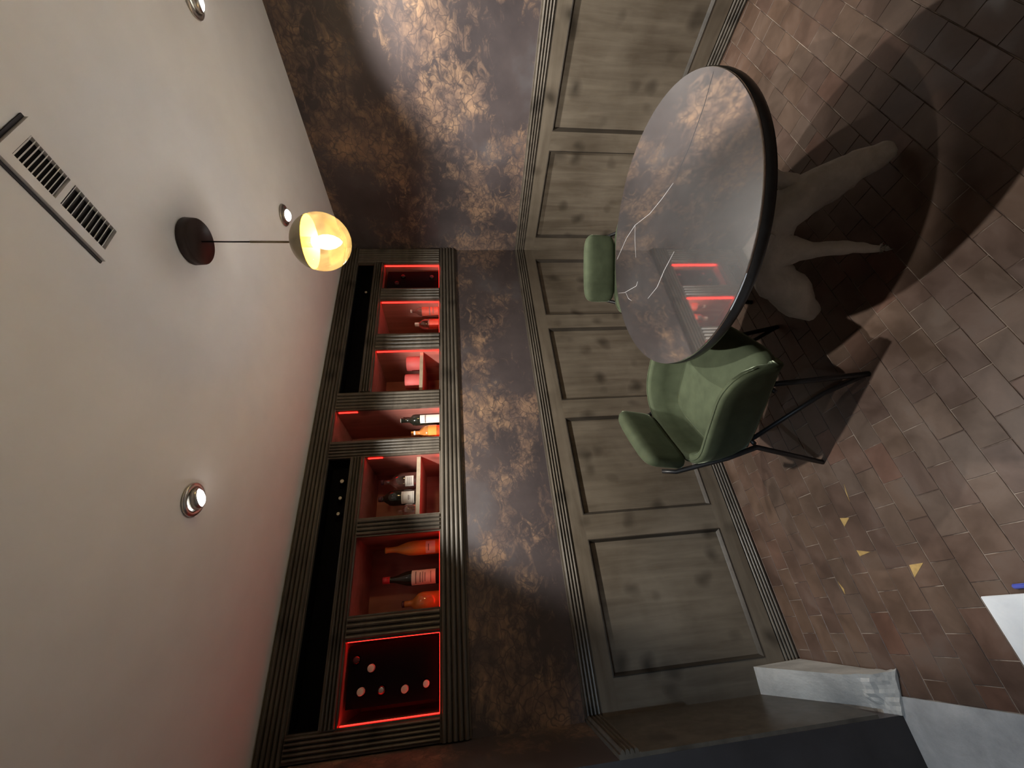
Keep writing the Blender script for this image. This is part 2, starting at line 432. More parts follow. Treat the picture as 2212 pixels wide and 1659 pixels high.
for i, (s, t) in enumerate(scored):
    cx_, cy_ = (t[0]+t[1])/2, (t[2]+t[3])/2
    dz = random.uniform(-0.0008, 0.0006)
    if i < 300 and s > 0:
        o = link(bpy.data.objects.new('tile', TILE), floor)
        o.location = (cx_, cy_, dz); o.rotation_euler = (random.uniform(-.006, .006), random.uniform(-.005, .005), random.choice((0, math.pi))+random.uniform(-.006, .006))
    else:
        v_, f_ = tile_mesh(t[1]-t[0]-GAP, t[3]-t[2]-GAP, 't')
        rest.add([(x+cx_, y+cy_, z+dz) for x, y, z in v_], f_)
tag(rest.build('tile_field', M_TILEF, floor, fix=False), kind='stuff')
# first narrow course along the back wall
mbs = MB()
for k in range(-22, 1):
    a, b_ = max(-3.02, -0.02+k*TW), min(0, -0.02+(k+1)*TW)
    if b_-a > .02: 
        v_, f_ = tile_mesh(b_-a-GAP, 0.0205-GAP/2, 't'); mbs.add([(x+(a+b_)/2, y-0.0105, z) for x, y, z in v_], f_)
tag(mbs.build('tile_edge_course', M_TILEF, floor, fix=False), kind='stuff')
# broken corners filled with yellow mortar
for pts in ([(-2.415, -0.612), (-2.45, -0.613), (-2.424, -0.655)], [(-2.542, -0.612), (-2.565, -0.614), (-2.557, -0.668)],
            [(-2.62, -0.79), (-2.66, -0.784), (-2.62, -0.842)], [(-2.69, -0.455), (-2.64, -0.448), (-2.67, -0.462)], [(-2.33, -0.70), (-2.37, -0.695), (-2.30, -0.712)]):
    mb = MB(); mb.add([(x, y, 0.0012) for x, y in pts]+[(x, y, -0.004) for x, y in pts], [(0, 1, 2), (0, 1, 4, 3), (1, 2, 5, 4), (2, 0, 3, 5)])
    mb.build('mortar_chip', M_CHIP, floor)

# ---- reeded profiles
def reed_profile(width, reeds, proj, lip=0.006, seg=6, base=0.0):
    """open outline of a reeded board: u along the width, w out of the wall"""
    P = [(0, base), (0, proj*0.55)]
    inner = width-2*lip; step = inner/reeds
    P.append((lip, proj*0.55))
    for i in range(reeds):
        for s_ in range(seg+1):
            a = math.pi*s_/seg
            P.append((lip+step*(i+0.5)-math.cos(a)*step*0.46, proj*0.45+math.sin(a)*proj*0.55))
    P += [(width-lip, proj*0.55), (width, proj*0.55), (width, base)]
    return P

def board(mb, A, B, U, W, width, reeds, proj, base=-0.0):
    mb.extrude(reed_profile(width, reeds, proj, base=base), A, B, U, W, sm=False)

ZR0, ZR1 = 1.005, 1.083
# chair rails and baseboards
mb = MB(); board(mb, (-3.05, 0, ZR0), (0, 0, ZR0), (0, 0, 1), (0, -1, 0), ZR1-ZR0, 4, 0.026)
tag(mb.build('trim_1', M_FLUTE), 'dark reeded chair rail along the niche wall', kind='structure')
mb = MB(); board(mb, (0, YF, ZR0), (0, 0, ZR0), (0, 0, 1), (-1, 0, 0), ZR1-ZR0, 4, 0.026)
tag(mb.build('trim_2', M_FLUTE), 'dark reeded chair rail along the right wall', kind='structure')
LD = (Vector((-3.082, -0.46, 0))-Vector((-3.052, 0, 0))).normalized(); LN = Vector((-LD.y, LD.x, 0))
if LN.x < 0: LN = -LN
mb = MB(); board(mb, (-3.052, 0, ZR0), (-3.082, -0.46, ZR0), (0, 0, 1), LN, ZR1-ZR0, 4, 0.026)
tag(mb.build('trim_3', M_FLUTE), 'dark reeded chair rail on the short left return', kind='structure')
mb = MB(); board(mb, (-2.94, 0, 0.0), (0, 0, 0.0), (0, 0, 1), (0, -1, 0), 0.083, 4, 0.022)
tag(mb.build('baseboard_back', M_FLUTE), kind='structure')
mb = MB(); board(mb, (0, YF, 0.0), (0, 0, 0.0), (0, 0, 1), (-1, 0, 0), 0.083, 4, 0.022)
tag(mb.build('baseboard_right', M_FLUTE), kind='structure')

# ---- wainscot: stiles, rails, recessed panels with a mitred moulding
T, DEP = 0.020, 0.003
PZ0, PZ1 = 0.176, 0.929
def wainscot(parent, along, normal, spans, total, mwood, mrail):
    """along/normal unit vectors from the corner; spans = panel start/end distances"""
    A, Nn = Vector(along), Vector(normal)
    def slab(name, s0, s1, z0, z1, t0, t1, mat):
        mb = MB(); V = []
        for z in (z0, z1):
            for s_ in (s0, s1):
                for t_ in (t0, t1): V.append(A*s_+Nn*t_+Vector((0, 0, z)))
        mb.add(V, [(0, 1, 3, 2), (4, 6, 7, 5), (0, 4, 5, 1), (2, 3, 7, 6), (0, 2, 6, 4), (1, 5, 7, 3)])
        return mb.build(name, mat, parent)
    slab('top_rail', 0, total, PZ1, ZR0, 0, T, mrail)
    slab('bottom_rail', 0, total, 0.083, PZ0, 0, T, mrail)
    prev = 0
    for s0, s1 in spans:
        slab('stile', prev, s0, PZ0, PZ1, 0, T, mwood)
        slab('panel', s0, s1, PZ0, PZ1, 0, DEP, mwood)
        m = 0.016
        mb = MB(); prof = [(0, 0.0), (0, 0.0225), (m*0.3, 0.0235), (m*0.55, 0.016), (m*0.8, 0.009), (m, 0.004), (m, 0)]
        c = [(s0, PZ0), (s1, PZ0), (s1, PZ1), (s0, PZ1)]; ins = [(1, 1), (-1, 1), (-1, -1), (1, -1)]
        V = []
        for (s_, z_), (du, dz_) in zip(c, ins):
            for u, w in prof: V.append(A*(s_+du*u)+Nn*w+Vector((0, 0, z_+dz_*u)))
        n = len(prof); Fc = []
        for i in range(4):
            k = (i+1) % 4
            for q in range(n-1): Fc.append((i*n+q, i*n+q+1, k*n+q+1, k*n+q))
        mb.add(V, Fc); mb.build('panel_moulding', M_MOULD, parent)
        prev = s1
    slab('stile', prev, total, PZ0, PZ1, 0, T, mwood)
x0, w, g = 0.1406, 0.5957, 0.1289
wainscot(wall_back, (-1, 0, 0), (0, -1, 0), [(x0+k*(w+g), x0+k*(w+g)+w) for k in range(4)], 3.052, M_WOOD, M_WOODH)
wainscot(wall_right, (0, -1, 0), (-1, 0, 0), [(0.143, 0.827), (0.948, 1.632), (1.753, 2.437), (2.558, 3.242)], 3.59, M_WOOD, M_WOODY)
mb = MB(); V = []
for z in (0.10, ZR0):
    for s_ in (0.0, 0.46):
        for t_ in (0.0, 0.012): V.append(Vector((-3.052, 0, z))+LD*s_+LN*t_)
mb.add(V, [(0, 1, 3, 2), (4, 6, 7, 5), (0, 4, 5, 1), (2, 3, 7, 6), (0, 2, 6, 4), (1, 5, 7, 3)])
mb.build('wainscot_board', M_FLUTE, wall_left)  # same wood as the other wainscot; darker material stands in for shade here

# ------------------------------------------------------------------ built-in bottle wall
unit = thing('wall_shelf_unit', 'dark reeded built-in wine shelf with red lit niches under the ceiling', 'shelf', (-1.53, 0, NZ0))
def U(mb, name, mats, parent=None, fix=True):
    o = mb.build(name, mats, None, fix); p = parent or unit
    o.parent = p
    o.matrix_parent_inverse = Matrix.Translation(unit.location).inverted() if p is unit else Matrix.Identity(4)
    return o
YB = 0.40; FB, FP = 0.004, 0.030            # niche depth, face frame back and projection
Z_B0, Z_B1 = 1.575, 1.705                   # bottom board
Z_M0, Z_M1 = 2.125, 2.200                   # middle board
Z_T0, Z_T1 = 2.322, CEIL-0.002              # top board
CELLS = [(-0.439, -0.171), (-0.873, -0.558), (-1.337, -1.006), (-1.664, -1.461), (-2.109, -1.767), (-2.553, -2.204), (-2.955, -2.656)]
def hboard(x0, x1, z0, z1, n):
    mb = MB(); board(mb, (x0, FB, z0), (x1, FB, z0), (0, 0, 1), (0, -1, 0), z1-z0, n, FP+FB, 0.0); U(mb, 'reeded_rail', M_FLUTE)
def vboard(x0, x1, z0, z1, n):
    mb = MB(); board(mb, (x0, FB, z0), (x0, FB, z1), (1, 0, 0), (0, -1, 0), x1-x0, n, FP+FB-0.002, 0.0); U(mb, 'reeded_post', M_FLUTE)
XE0, XE1 = -3.048, -0.004
hboard(XE0, XE1, Z_B0, Z_B1, 5); hboard(XE0, XE1, Z_T0, Z_T1, 5)
vboard(-0.171, XE1, Z_B1, Z_T0, 6); vboard(XE0, -2.955, Z_B1, Z_T0, 5)
vboard(-1.461, -1.337, Z_B1, Z_T0, 5); vboard(-1.767, -1.664, Z_B1, Z_T0, 5)
hboard(-1.337, -0.171, Z_M0, Z_M1, 4); hboard(-2.955, -1.767, Z_M0, Z_M1, 4)
for xa, xb in ((-0.558, -0.439), (-1.006, -0.873), (-2.204, -2.109), (-2.656, -2.553)):
    vboard(xa, xb, Z_B1, Z_M0, 4)
# carcass: back, floor, soffits, dividers
U(MB().box(XE0, XE1, YB, YB+0.02, NZ0, CEIL-0.002), 'back_panel', M_NICHE)
U(MB().box(XE0, XE1, FB, YB, NZ0+0.002, Z_B1-0.001), 'bottom_panel', M_NICHE)
U(MB().box(XE0, XE1, FB, YB, Z_T0+0.004, CEIL-0.002), 'top_panel', M_NICHE)
U(MB().box(-1.339, -0.169, FB, YB, Z_M0+0.002, Z_M1-0.002), 'middle_panel', M_NICHE)
U(MB().box(-2.957, -1.765, FB, YB, Z_M0+0.002, Z_M1-0.002), 'middle_panel', M_NICHE)
for xa, xb, z1 in ((-0.171, XE1, Z_T0+0.004), (XE0, -2.955, Z_T0+0.004), (-1.461, -1.337, Z_T0+0.004), (-1.767, -1.664, Z_T0+0.004),
                   (-0.558, -0.439, Z_M0+0.002), (-1.006, -0.873, Z_M0+0.002), (-2.204, -2.109, Z_M0+0.002), (-2.656, -2.553, Z_M0+0.002)):
    U(MB().box(xa+0.001, xb-0.001, FB, YB, Z_B1-0.001, z1), 'divider', M_NICHE)
# black linings of the long upper cells
for xa, xb in ((-1.337, -0.171), (-2.955, -1.767)):
    mb = MB(); e = 0.004; z0, z1 = Z_M1-0.001, Z_T0+0.003
    mb.box(xa, xb, 0.09, 0.095, z0, z1).box(xa, xa+e, 0.006, 0.09, z0, z1).box(xb-e, xb, 0.006, 0.09, z0, z1).box(xa, xb, 0.006, 0.09, z0, z0+e).box(xa, xb, 0.006, 0.09, z1-e, z1)
    U(mb, 'black_lining', M_BLACK)
# inner shelves of cells 3 and 5
SH3, SH5 = 1.838, 1.838
for (xa, xb), zs in ((CELLS[2], SH3), (CELLS[4], SH5)):
    mb = MB(); mb.box(xa+0.001, xb-0.001, 0.035, YB-0.001, zs-0.022, zs); s_ = U(mb, 'inner_shelf', M_NICHE)
    U(MB().box(xa+0.001, xb-0.001, 0.031, 0.035, zs-0.022, zs), 'shelf_lipping', M_WOODEDGE)
# LED tape round the openings (flat tape, lit face towards the niche)
def led(x0, x1, z0, z1, y0=0.007, y1=0.019):
    U(MB().box(x0, x1, y0, y1, z0, z1), 'led_strip', M_LED)
t = 0.0028
for i, (xa, xb) in enumerate(CELLS):
    zt = Z_T0 if i == 3 else Z_M0
    if i in (0, 1, 5, 6): led(xa+0.002, xb-0.002, Z_B1, Z_B1+t)
    else: led(xa+0.002, xb-0.002, Z_B1-0.0008, Z_B1+0.0012, 0.026, 0.040)
    if i in (0, 1, 2, 6): led(xb-t, xb-0.0005, Z_B1+0.004, zt-0.004)
    if i == 3: led(xb-t, xb-0.0005, 2.20, 2.31)
    if i == 4: led(xb-t, xb-0.0005, 2.03, 2.11)
    if i == 6: led(xa+0.0005, xa+t, Z_B1+0.004, zt-0.004)

# ---- bottles
def seg_label(mb, r, z0, z1, a0, a1, mi, n=10, off=0.0008):
    V = []; Fc = []
    for i in range(n+1):
        a = a0+(a1-a0)*i/n
        for z in (z0, z1): V.append(((r+off)*math.cos(a), (r+off)*math.sin(a), z))
    for i in range(n): Fc.append((2*i, 2*i+2, 2*i+3, 2*i+1))
    mb.add(V, Fc, mi, True)
BURG = [(0.0, 0.012), (0.02, 0.004), (0.034, 0.0), (0.0375, 0.004), (0.0378, 0.15), (0.035, 0.175), (0.026, 0.205), (0.017, 0.232), (0.0142, 0.25), (0.0140, 0.285), (0.0158, 0.287), (0.0158, 0.296), (0.0, 0.2965)]
BORD = [(0.0, 0.010), (0.03, 0.0), (0.0365, 0.003), (0.037, 0.19), (0.034, 0.21), (0.022, 0.225), (0.0150, 0.238), (0.0142, 0.255), (0.0142, 0.29), (0.0155, 0.292), (0.0155, 0.30), (0.0, 0.3005)]
SPIRIT = [(0.0, 0.008), (0.036, 0.0), (0.043, 0.004), (0.0435, 0.105), (0.040, 0.122), (0.026, 0.138), (0.0165, 0.148), (0.0148, 0.156), (0.0148, 0.172), (0.0, 0.1725)]
DECAN = [(0.0, 0.008), (0.043, 0.0), (0.050, 0.004), (0.052, 0.085), (0.047, 0.105), (0.030, 0.122), (0.017, 0.135), (0.0150, 0.145), (0.0150, 0.178), (0.0, 0.1785)]
FACE = -math.pi/2
def bottle(name, label, x, y, z, prof, glass, cap=None, lab=None, label2=None, group='bottles standing in the lit niches', face=FACE):
    o = thing(name, label, 'bottle', (x, y, z+0.0005), 0, group)
    top = max(p[1] for p in prof)
    MB().lathe(prof, 24, caps=False).build('bottle_body', glass, o)
    if cap:
        h, m, rad = cap
        MB().lathe([(0.0, top-h), (rad, top-h), (rad, top+0.0015), (rad-0.002, top+0.003), (0.0, top+0.003)], 18, caps=False).build('cap', m, o)
    if lab:
        z0, z1, m, half = lab; r = max(p[0] for p in prof)
        mb = MB(); seg_label(mb, r, z0, z1, face-half, face+half, 0); lo = mb.build('label', m, o, fix=False)
        if label2:
            for (a, b_, wd) in label2:
                mb = MB(); seg_label(mb, r, z0+(z1-z0)*a, z0+(z1-z0)*b_, face-half*wd, face+half*wd, 0, 6, 0.0014)
                mb.build('label_print', M_INK, lo, fix=False)
    return o
LINES = [(0.80, 0.84, 0.7), (0.62, 0.66, 0.55), (0.52, 0.55, 0.62), (0.42, 0.45, 0.5), (0.18, 0.21, 0.65)]
bottle('spirit_bottle', 'clear spirit bottle with orange red label and long pale shoulder, nearer the corner', -0.555, 0.11, Z_B1, [(r, z*1.28) for r, z in SPIRIT], M_CGLASS, (0.012, M_CAPPALE, 0.016), (0.012, 0.135, M_LABELR, 1.35), [(0.5, 0.56, 0.8), (0.3, 0.34, 0.6)], face=FACE-0.5)
bottle('spirit_bottle', 'clear spirit bottle with pale square cap and small red label', -0.70, 0.10, Z_B1, [(r*.9, z*1.05) for r, z in SPIRIT], M_CGLASS, (0.026, M_CAPPALE, 0.0155), (0.01, 0.085, M_LABELR, 1.2), [(0.9, 0.98, 0.95)], face=FACE-0.5)
bottle('wine_bottle', 'slim dark bottle with white label in the tall middle niche', -1.49, 0.10, Z_B1, [(r, z*0.82) for r, z in BORD], M_DGLASS, (0.006, M_CAPPALE, 0.0145), (0.004, 0.125, M_LABEL, 0.75), [(0.7, 0.76, 0.9)], face=FACE-0.35)
bottle('spirit_bottle', 'amber decanter with orange cap behind the slim bottle in the tall niche', -1.553, 0.17, Z_B1, [(r, z*1.05) for r, z in DECAN], M_AMBER, (0.034, M_ORANGE, 0.017))
bottle('spirit_bottle', 'orange lit amber flask at the left edge of the tall niche', -1.595, 0.07, Z_B1, [(r*.85, z*.88) for r, z in DECAN], M_AMBER, (0.008, M_CAPPALE, 0.014), (0.02, 0.07, M_ORANGE, 1.0))
bottle('spirit_bottle', 'round clear brandy bottle with upright white label and cork on inner shelf', -1.875, 0.13, SH5, [(r*.98, z*1.18) for r, z in DECAN], M_CGLASS, (0.012, M_CAPDARK, 0.0155), (0.022, 0.070, M_LABEL, 0.6), [(0.25, 0.3, 0.7), (0.45, 0.5, 0.7), (0.65, 0.7, 0.7)], face=FACE-0.35)
bottle('spirit_bottle', 'dark shouldered bottle with large cream label on the inner shelf', -1.985, 0.09, SH5, [(r, z*1.22) for r, z in SPIRIT], M_DGLASS, (0.02, M_CAPDARK, 0.0155), (0.012, 0.082, M_LABEL, 0.85), [(0.86, 0.88, 0.8), (0.40, 0.47, 0.35), (0.30, 0.34, 0.3), (0.1, 0.12, 0.8)], face=FACE-0.3)
bottle('spirit_bottle', 'squat cut glass bottle half hidden by the post on the inner shelf', -2.070, 0.06, SH5, [(r*.75, z*.55) for r, z in DECAN], M_CGLASS, None)
bottle('wine_bottle', 'orange sparkling wine bottle with pale label near its foot', -2.255, 0.12, Z_B1, BURG, M_ORANGE, None, (0.030, 0.080, M_LABEL, 0.9), [(0.65, 0.75, 0.5)], face=FACE-0.2)
bottle('wine_bottle', 'dark wine bottle with red capsule and broad cream label', -2.402, 0.12, Z_B1, BURG, M_DGLASS, (0.034, M_CAPRED, 0.0165), (0.028, 0.15, M_LABEL, 1.15), LINES, face=FACE-0.1)
bottle('spirit_bottle', 'amber round shouldered bottle cut off by the post in the widest niche', -2.520, 0.11, Z_B1, [(r*.95, z*1.08) for r, z in DECAN], M_AMBER, (0.01, M_CAPDARK, 0.0155))
# candles
for x, y, lb in ((-1.037, 0.12, 'pale pillar candle painted with red LED glow on the inner shelf, nearer the corner'), (-1.20, 0.10, 'pale pillar candle painted with red LED glow on the inner shelf beside the tall niche')):
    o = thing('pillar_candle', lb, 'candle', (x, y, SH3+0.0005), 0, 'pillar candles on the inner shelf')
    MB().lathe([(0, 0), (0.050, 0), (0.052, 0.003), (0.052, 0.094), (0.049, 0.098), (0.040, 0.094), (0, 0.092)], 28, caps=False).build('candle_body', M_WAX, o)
    MB().tube([(0, 0, 0.091), (0.001, 0, 0.097), (0.003, 0, 0.102)], 0.0012, 6).build('wick', M_BLACK, o)
# black racks with lying bottles (end niches)
def rack(x0, x1, z0, z1, y0, label, holes):
    o = thing('bottle_rack', label, 'rack', ((x0+x1)/2, y0, z0+0.0005))
    cxm = (x0+x1)/2
    def B(name, *a):
        mb = MB(); mb.box(a[0]-cxm, a[1]-cxm, a[2]-y0, a[3]-y0, a[4]-z0, a[5]-z0); return mb.build(name, M_BLACK, o)
    B('back_board', x0, x1, y0+0.20, y0+0.206, z0, z1)
    B('side_board', x0, x0+0.006, y0, y0+0.2, z0, z1); B('side_board', x1-0.006, x1, y0, y0+0.2, z0, z1)
    n = 4; st = (z1-z0-0.006)/n
    for k in (0, n): B('rack_shelf', x0+0.006, x1-0.006, y0, y0+0.2, z0+k*st, z0+k*st+0.006)
    bm = bmesh.new(); ed = []
    def loop(P):
        vs_ = [bm.verts.new((px_-cxm, -0.004, pz_-z0)) for px_, pz_ in P]
        ed.extend(bm.edges.new((vs_[i], vs_[(i+1) % len(vs_)])) for i in range(len(vs_)))
    loop([(x0, z0), (x1, z0), (x1, z1), (x0, z1)])
    for hx, hz, hr in holes: loop([(hx+hr*math.cos(a*math.pi/10), hz+hr*math.sin(a*math.pi/10)) for a in range(20)])
    bmesh.ops.triangle_fill(bm, use_beauty=True, edges=ed)
    ext = bmesh.ops.extrude_face_region(bm, geom=bm.faces[:])
    for v in ext['geom']:
        if isinstance(v, bmesh.types.BMVert): v.co.y += 0.008
    bmesh.ops.recalc_face_normals(bm, faces=bm.faces[:])
    fm = bpy.data.meshes.new('front_board'); bm.to_mesh(fm); bm.free(); fm.materials.append(M_BLACK)
    link(bpy.data.objects.new('front_board', fm), o)
    return o
rack(-2.905, -2.672, Z_B1+0.012, Z_M0-0.012, 0.045, 'black bottle rack filling the leftmost lit niche', [(x, z, 0.018) for x, z in ((-2.765, 2.013), (-2.846, 2.050), (-2.850, 1.962), (-2.857, 1.862), (-2.847, 1.768), (-2.728, 2.082))])
rack(-0.425, -0.200, Z_B1+0.012, Z_M0-0.022, 0.050, 'black bottle rack filling the lit niche by the corner', [(x, z, 0.019) for x, z in ((-0.33, 2.03), (-0.262, 1.985), (-0.27, 1.765))])
LIE = Matrix.Rotation(math.pi/2, 3, 'X')   # local +z turns to -y: neck towards the room
def lying(x, z, ytip, capm, label, r=0.0155, group='wine bottles lying in the racks'):
    o = thing('wine_bottle', label, 'bottle', (x, ytip, z), 0, group)
    s = 0.66
    p = [(rr*0.62 if zz < 0.21 else rr, (zz-0.3)*s) for rr, zz in BORD]
    mb = MB(); mb.lathe([(a, b_) for a, b_ in p], 18, mat3=LIE, caps=False); mb.build('bottle_body', M_DGLASS, o)
    MB().lathe([(0, -0.030), (r, -0.030), (r, -0.0005), (r-0.002, 0.001), (0, 0.001)], 20, mat3=LIE, caps=False).build('capsule', capm, o)
lying(-2.765, 2.013, 0.020, M_CAPPALE, 'lying bottle with pale capsule, alone in the upper rack row, leftmost niche')
lying(-2.846, 2.050, 0.018, M_CAPPALE, 'lying bottle with cream capsule, topmost of the rack column by the red side')
lying(-2.850, 1.962, 0.022, M_STEEL, 'lying bottle with shiny silver capsule in the leftmost rack', 0.012)
lying(-2.857, 1.862, 0.022, M_CAPPALE, 'lying bottle with cream capsule, below the silver one')
lying(-2.847, 1.768, 0.024, M_WHITE, 'lying bottle with white capsule, lowest in the leftmost rack', 0.0145)
lying(-2.728, 2.082, 0.030, M_CAPDARK, 'lying bottle with nearly black capsule at the top of the leftmost rack', 0.013)
lying(-0.33, 2.03, 0.035, M_CAPDARK, 'lying bottle with a faint ring on its dark capsule, corner rack', 0.016)
lying(-0.262, 1.985, 0.03, M_CAPDARK, 'dark lying bottle at the middle of the corner rack', 0.014)
lying(-0.27, 1.765, 0.03, M_CAPDARK, 'dark lying bottle lowest in the corner rack', 0.014)
lying(-1.88, 2.250, 0.045, M_CAPPALE, 'lying bottle with grey cap, nearest the corner of three in the long upper slot', 0.011, 'bottles lying in the long upper slots')
lying(-1.974, 2.250, 0.05, M_CAPPALE, 'middle of three lying bottles with grey caps in the long upper slot', 0.0095, 'bottles lying in the long upper slots')
lying(-2.059, 2.250, 0.05, M_CAPPALE, 'lying bottle with grey cap, farthest left of three in the long upper slot', 0.0095, 'bottles lying in the long upper slots')
lying(-0.413, 2.255, 0.05, M_CAPPALE, 'lone lying bottle with pale cap in the upper slot behind the lamp globe', 0.010, 'bottles lying in the long upper slots')

# ------------------------------------------------------------------ round mirror-topped table on a driftwood root
TX, TY, TZ, TR = -1.400, -1.243, 0.731, 0.520
tab = thing('round_table', 'round table with cracked mirror top on a bleached driftwood root', 'table', (TX, TY, 0))
NSEG = 128
def rim(a):
    r = TR*(1+0.004*noise.noise(Vector((math.cos(a)*1.3, math.sin(a)*1.3, 4.0))))
    # chipped far rim
    if 0.15 < a % (2*math.pi) < 1.35: r -= 0.004*max(0, noise.noise(Vector((a*14, 2.2, 0))))*2
    return r
ring = [(rim(2*math.pi*k/NSEG)*math.cos(2*math.pi*k/NSEG), rim(2*math.pi*k/NSEG)*math.sin(2*math.pi*k/NSEG)) for k in range(NSEG)]
mb = MB(); zt = TZ
n = NSEG
V = [(x*0.997, y*0.997, zt) for x, y in ring]+[(x, y, zt-0.002) for x, y in ring]+[(x, y, zt-0.006) for x, y in ring]
Fc = [tuple(range(n))]+[(k, (k+1) % n, (k+1) % n+n, k+n) for k in range(n)]+[(k+n, (k+1) % n+n, (k+1) % n+2*n, k+2*n) for k in range(n)]+[tuple(range(3*n-1, 2*n-1, -1))]
mb.add(V, Fc); mirror = mb.build('mirror_top', M_MIRROR, tab)
mb = MB(); EZ0 = zt-0.046
for k in range(n): pass
prof = [(0.0, EZ0), (TR*0.985, EZ0), (TR*0.998, EZ0+0.003), (TR*1.002, EZ0+0.012), (TR*1.002, zt-0.010), (TR*0.997, zt-0.0065), (0, zt-0.0065)]
mb.lathe(prof, NSEG, caps=False); mb.build('table_board', M_EDGE, tab)
def crack(pts, wd, mat):
    mb = MB(); P = [Vector((x-TX, y-TY, zt+0.0002)) for x, y in pts]; V = []; Fc = []
    for i, p in enumerate(P):
        d = (P[min(i+1, len(P)-1)]-P[max(i-1, 0)]).normalized(); nn = Vector((-d.y, d.x, 0))*wd/2*(1 if 0 < i < len(P)-1 else 0.35)
        V += [p-nn, p+nn, p-nn+Vector((0, 0, 0.0005)), p+nn+Vector((0, 0, 0.0005))]
    for i in range(len(P)-1):
        a = 4*i; Fc += [(a+2, a+3, a+7, a+6), (a, a+2, a+6, a+4), (a+1, a+5, a+7, a+3)]
    mb.add(V, Fc); mb.build('glass_crack', mat, mirror)
crack([(-1.250, -1.725), (-1.281, -1.64), (-1.302, -1.519), (-1.301, -1.39)], 0.0022, M_CRACKD)
crack([(-1.301, -1.39), (-1.27, -1.303), (-1.227, -1.207), (-1.142, -1.087), (-1.11, -0.99), (-1.098, -0.85)], 0.0012, M_CRACK)
crack([(-1.141, -1.088), (-1.197, -1.045), (-1.266, -1.006)], 0.0012, M_CRACK)
crack([(-1.512, -1.245), (-1.512, -1.149), (-1.523, -1.07), (-1.502, -0.981)], 0.0013, M_CRACK)
crack([(-1.312, -0.826), (-1.358, -0.832), (-1.393, -0.853)], 0.0013, M_CRACK)
crack([(-1.368, -0.954), (-1.374, -0.931), (-1.303, -0.817), (-1.25, -0.76)], 0.0011, M_CRACK)
# driftwood: skinned root skeleton
def skinned(name, nodes, edges, mat, parent, lv=2, disp=0.012):
    me = bpy.data.meshes.new(name); me.from_pydata([nd[0] for nd in nodes], edges, [])
    me.materials.append(mat)
    o = bpy.data.objects.new(name, me); COL.objects.link(o)
    sk = o.modifiers.new('skin', 'SKIN'); sk.use_smooth_shade = True
    sk.branch_smoothing = 0.6
    for i, nd in enumerate(nodes):
        sv = me.skin_vertices[0].data[i]; r = nd[1]; sv.radius = r if isinstance(r, tuple) else (r, r)
        sv.use_root = (i == 0)
    ss = o.modifiers.new('sub', 'SUBSURF'); ss.levels = lv; ss.render_levels = lv
    dg = bpy.context.evaluated_depsgraph_get(); ev = o.evaluated_get(dg)
    m2 = bpy.data.meshes.new_from_object(ev); o.modifiers.clear(); o.data = m2; m2.name = name
    for v in m2.vertices:
        nz = noise.noise(v.co*9)*disp+noise.noise(v.co*26)*disp*0.4
        v.co += v.normal*nz
        v.co.z = max(v.co.z, 0.002)
        v.co.z = min(v.co.z, EZ0-0.0005)
    m2.polygons.foreach_set('use_smooth', [True]*len(m2.polygons))
    o.parent = parent
    return o
def R_(x, y, z): return (x-TX, y-TY, z)
nodes = [(R_(-1.45, -1.225, .46), .14), (R_(-1.43, -1.235, .60), .165), (R_(-1.42, -1.24, .70), .19),
         (R_(-1.455, -1.205, .34), .10),
         (R_(-1.425, -1.35, .35), (.072, .105)), (R_(-1.405, -1.48, .18), (.05, .08)), (R_(-1.388, -1.585, .03), (.022, .03)),
         (R_(-1.53, -1.27, .20), (.040, .05)), (R_(-1.60, -1.33, .10), (.028, .03)), (R_(-1.655, -1.38, .022), (.018, .02)),
         (R_(-1.545, -1.15, .27), (.085, .11)), (R_(-1.615, -1.08, .13), (.06, .085)), (R_(-1.665, -1.03, .03), (.025, .035)),
         (R_(-1.44, -1.075, .40), (.05, .06)), (R_(-1.46, -0.985, .28), (.022, .03)),
         (R_(-1.32, -1.40, .55), (.035, .04)), (R_(-1.35, -1.47, .42), (.024, .028)), (R_(-1.385, -1.44, .30), (.024, .03)),
         (R_(-1.30, -1.15, .25), (.06, .06)), (R_(-1.19, -1.09, .03), (.03, .03)),
         (R_(-1.36, -1.08, .58), (.04, .05)), (R_(-1.39, -0.98, .50), (.02, .025)), (R_(-1.44, -1.0, .40), (.014, .018))]
edges = [(0, 1), (1, 2), (0, 3), (3, 4), (4, 5), (5, 6), (3, 7), (7, 8), (8, 9), (3, 10), (10, 11), (11, 12), (0, 13), (13, 14), (1, 15), (15, 16), (16, 17), (3, 18), (18, 19), (1, 20), (20, 21), (21, 22)]
skinned('driftwood_base', nodes, edges, M_ROOT, tab, 2, 0.02)

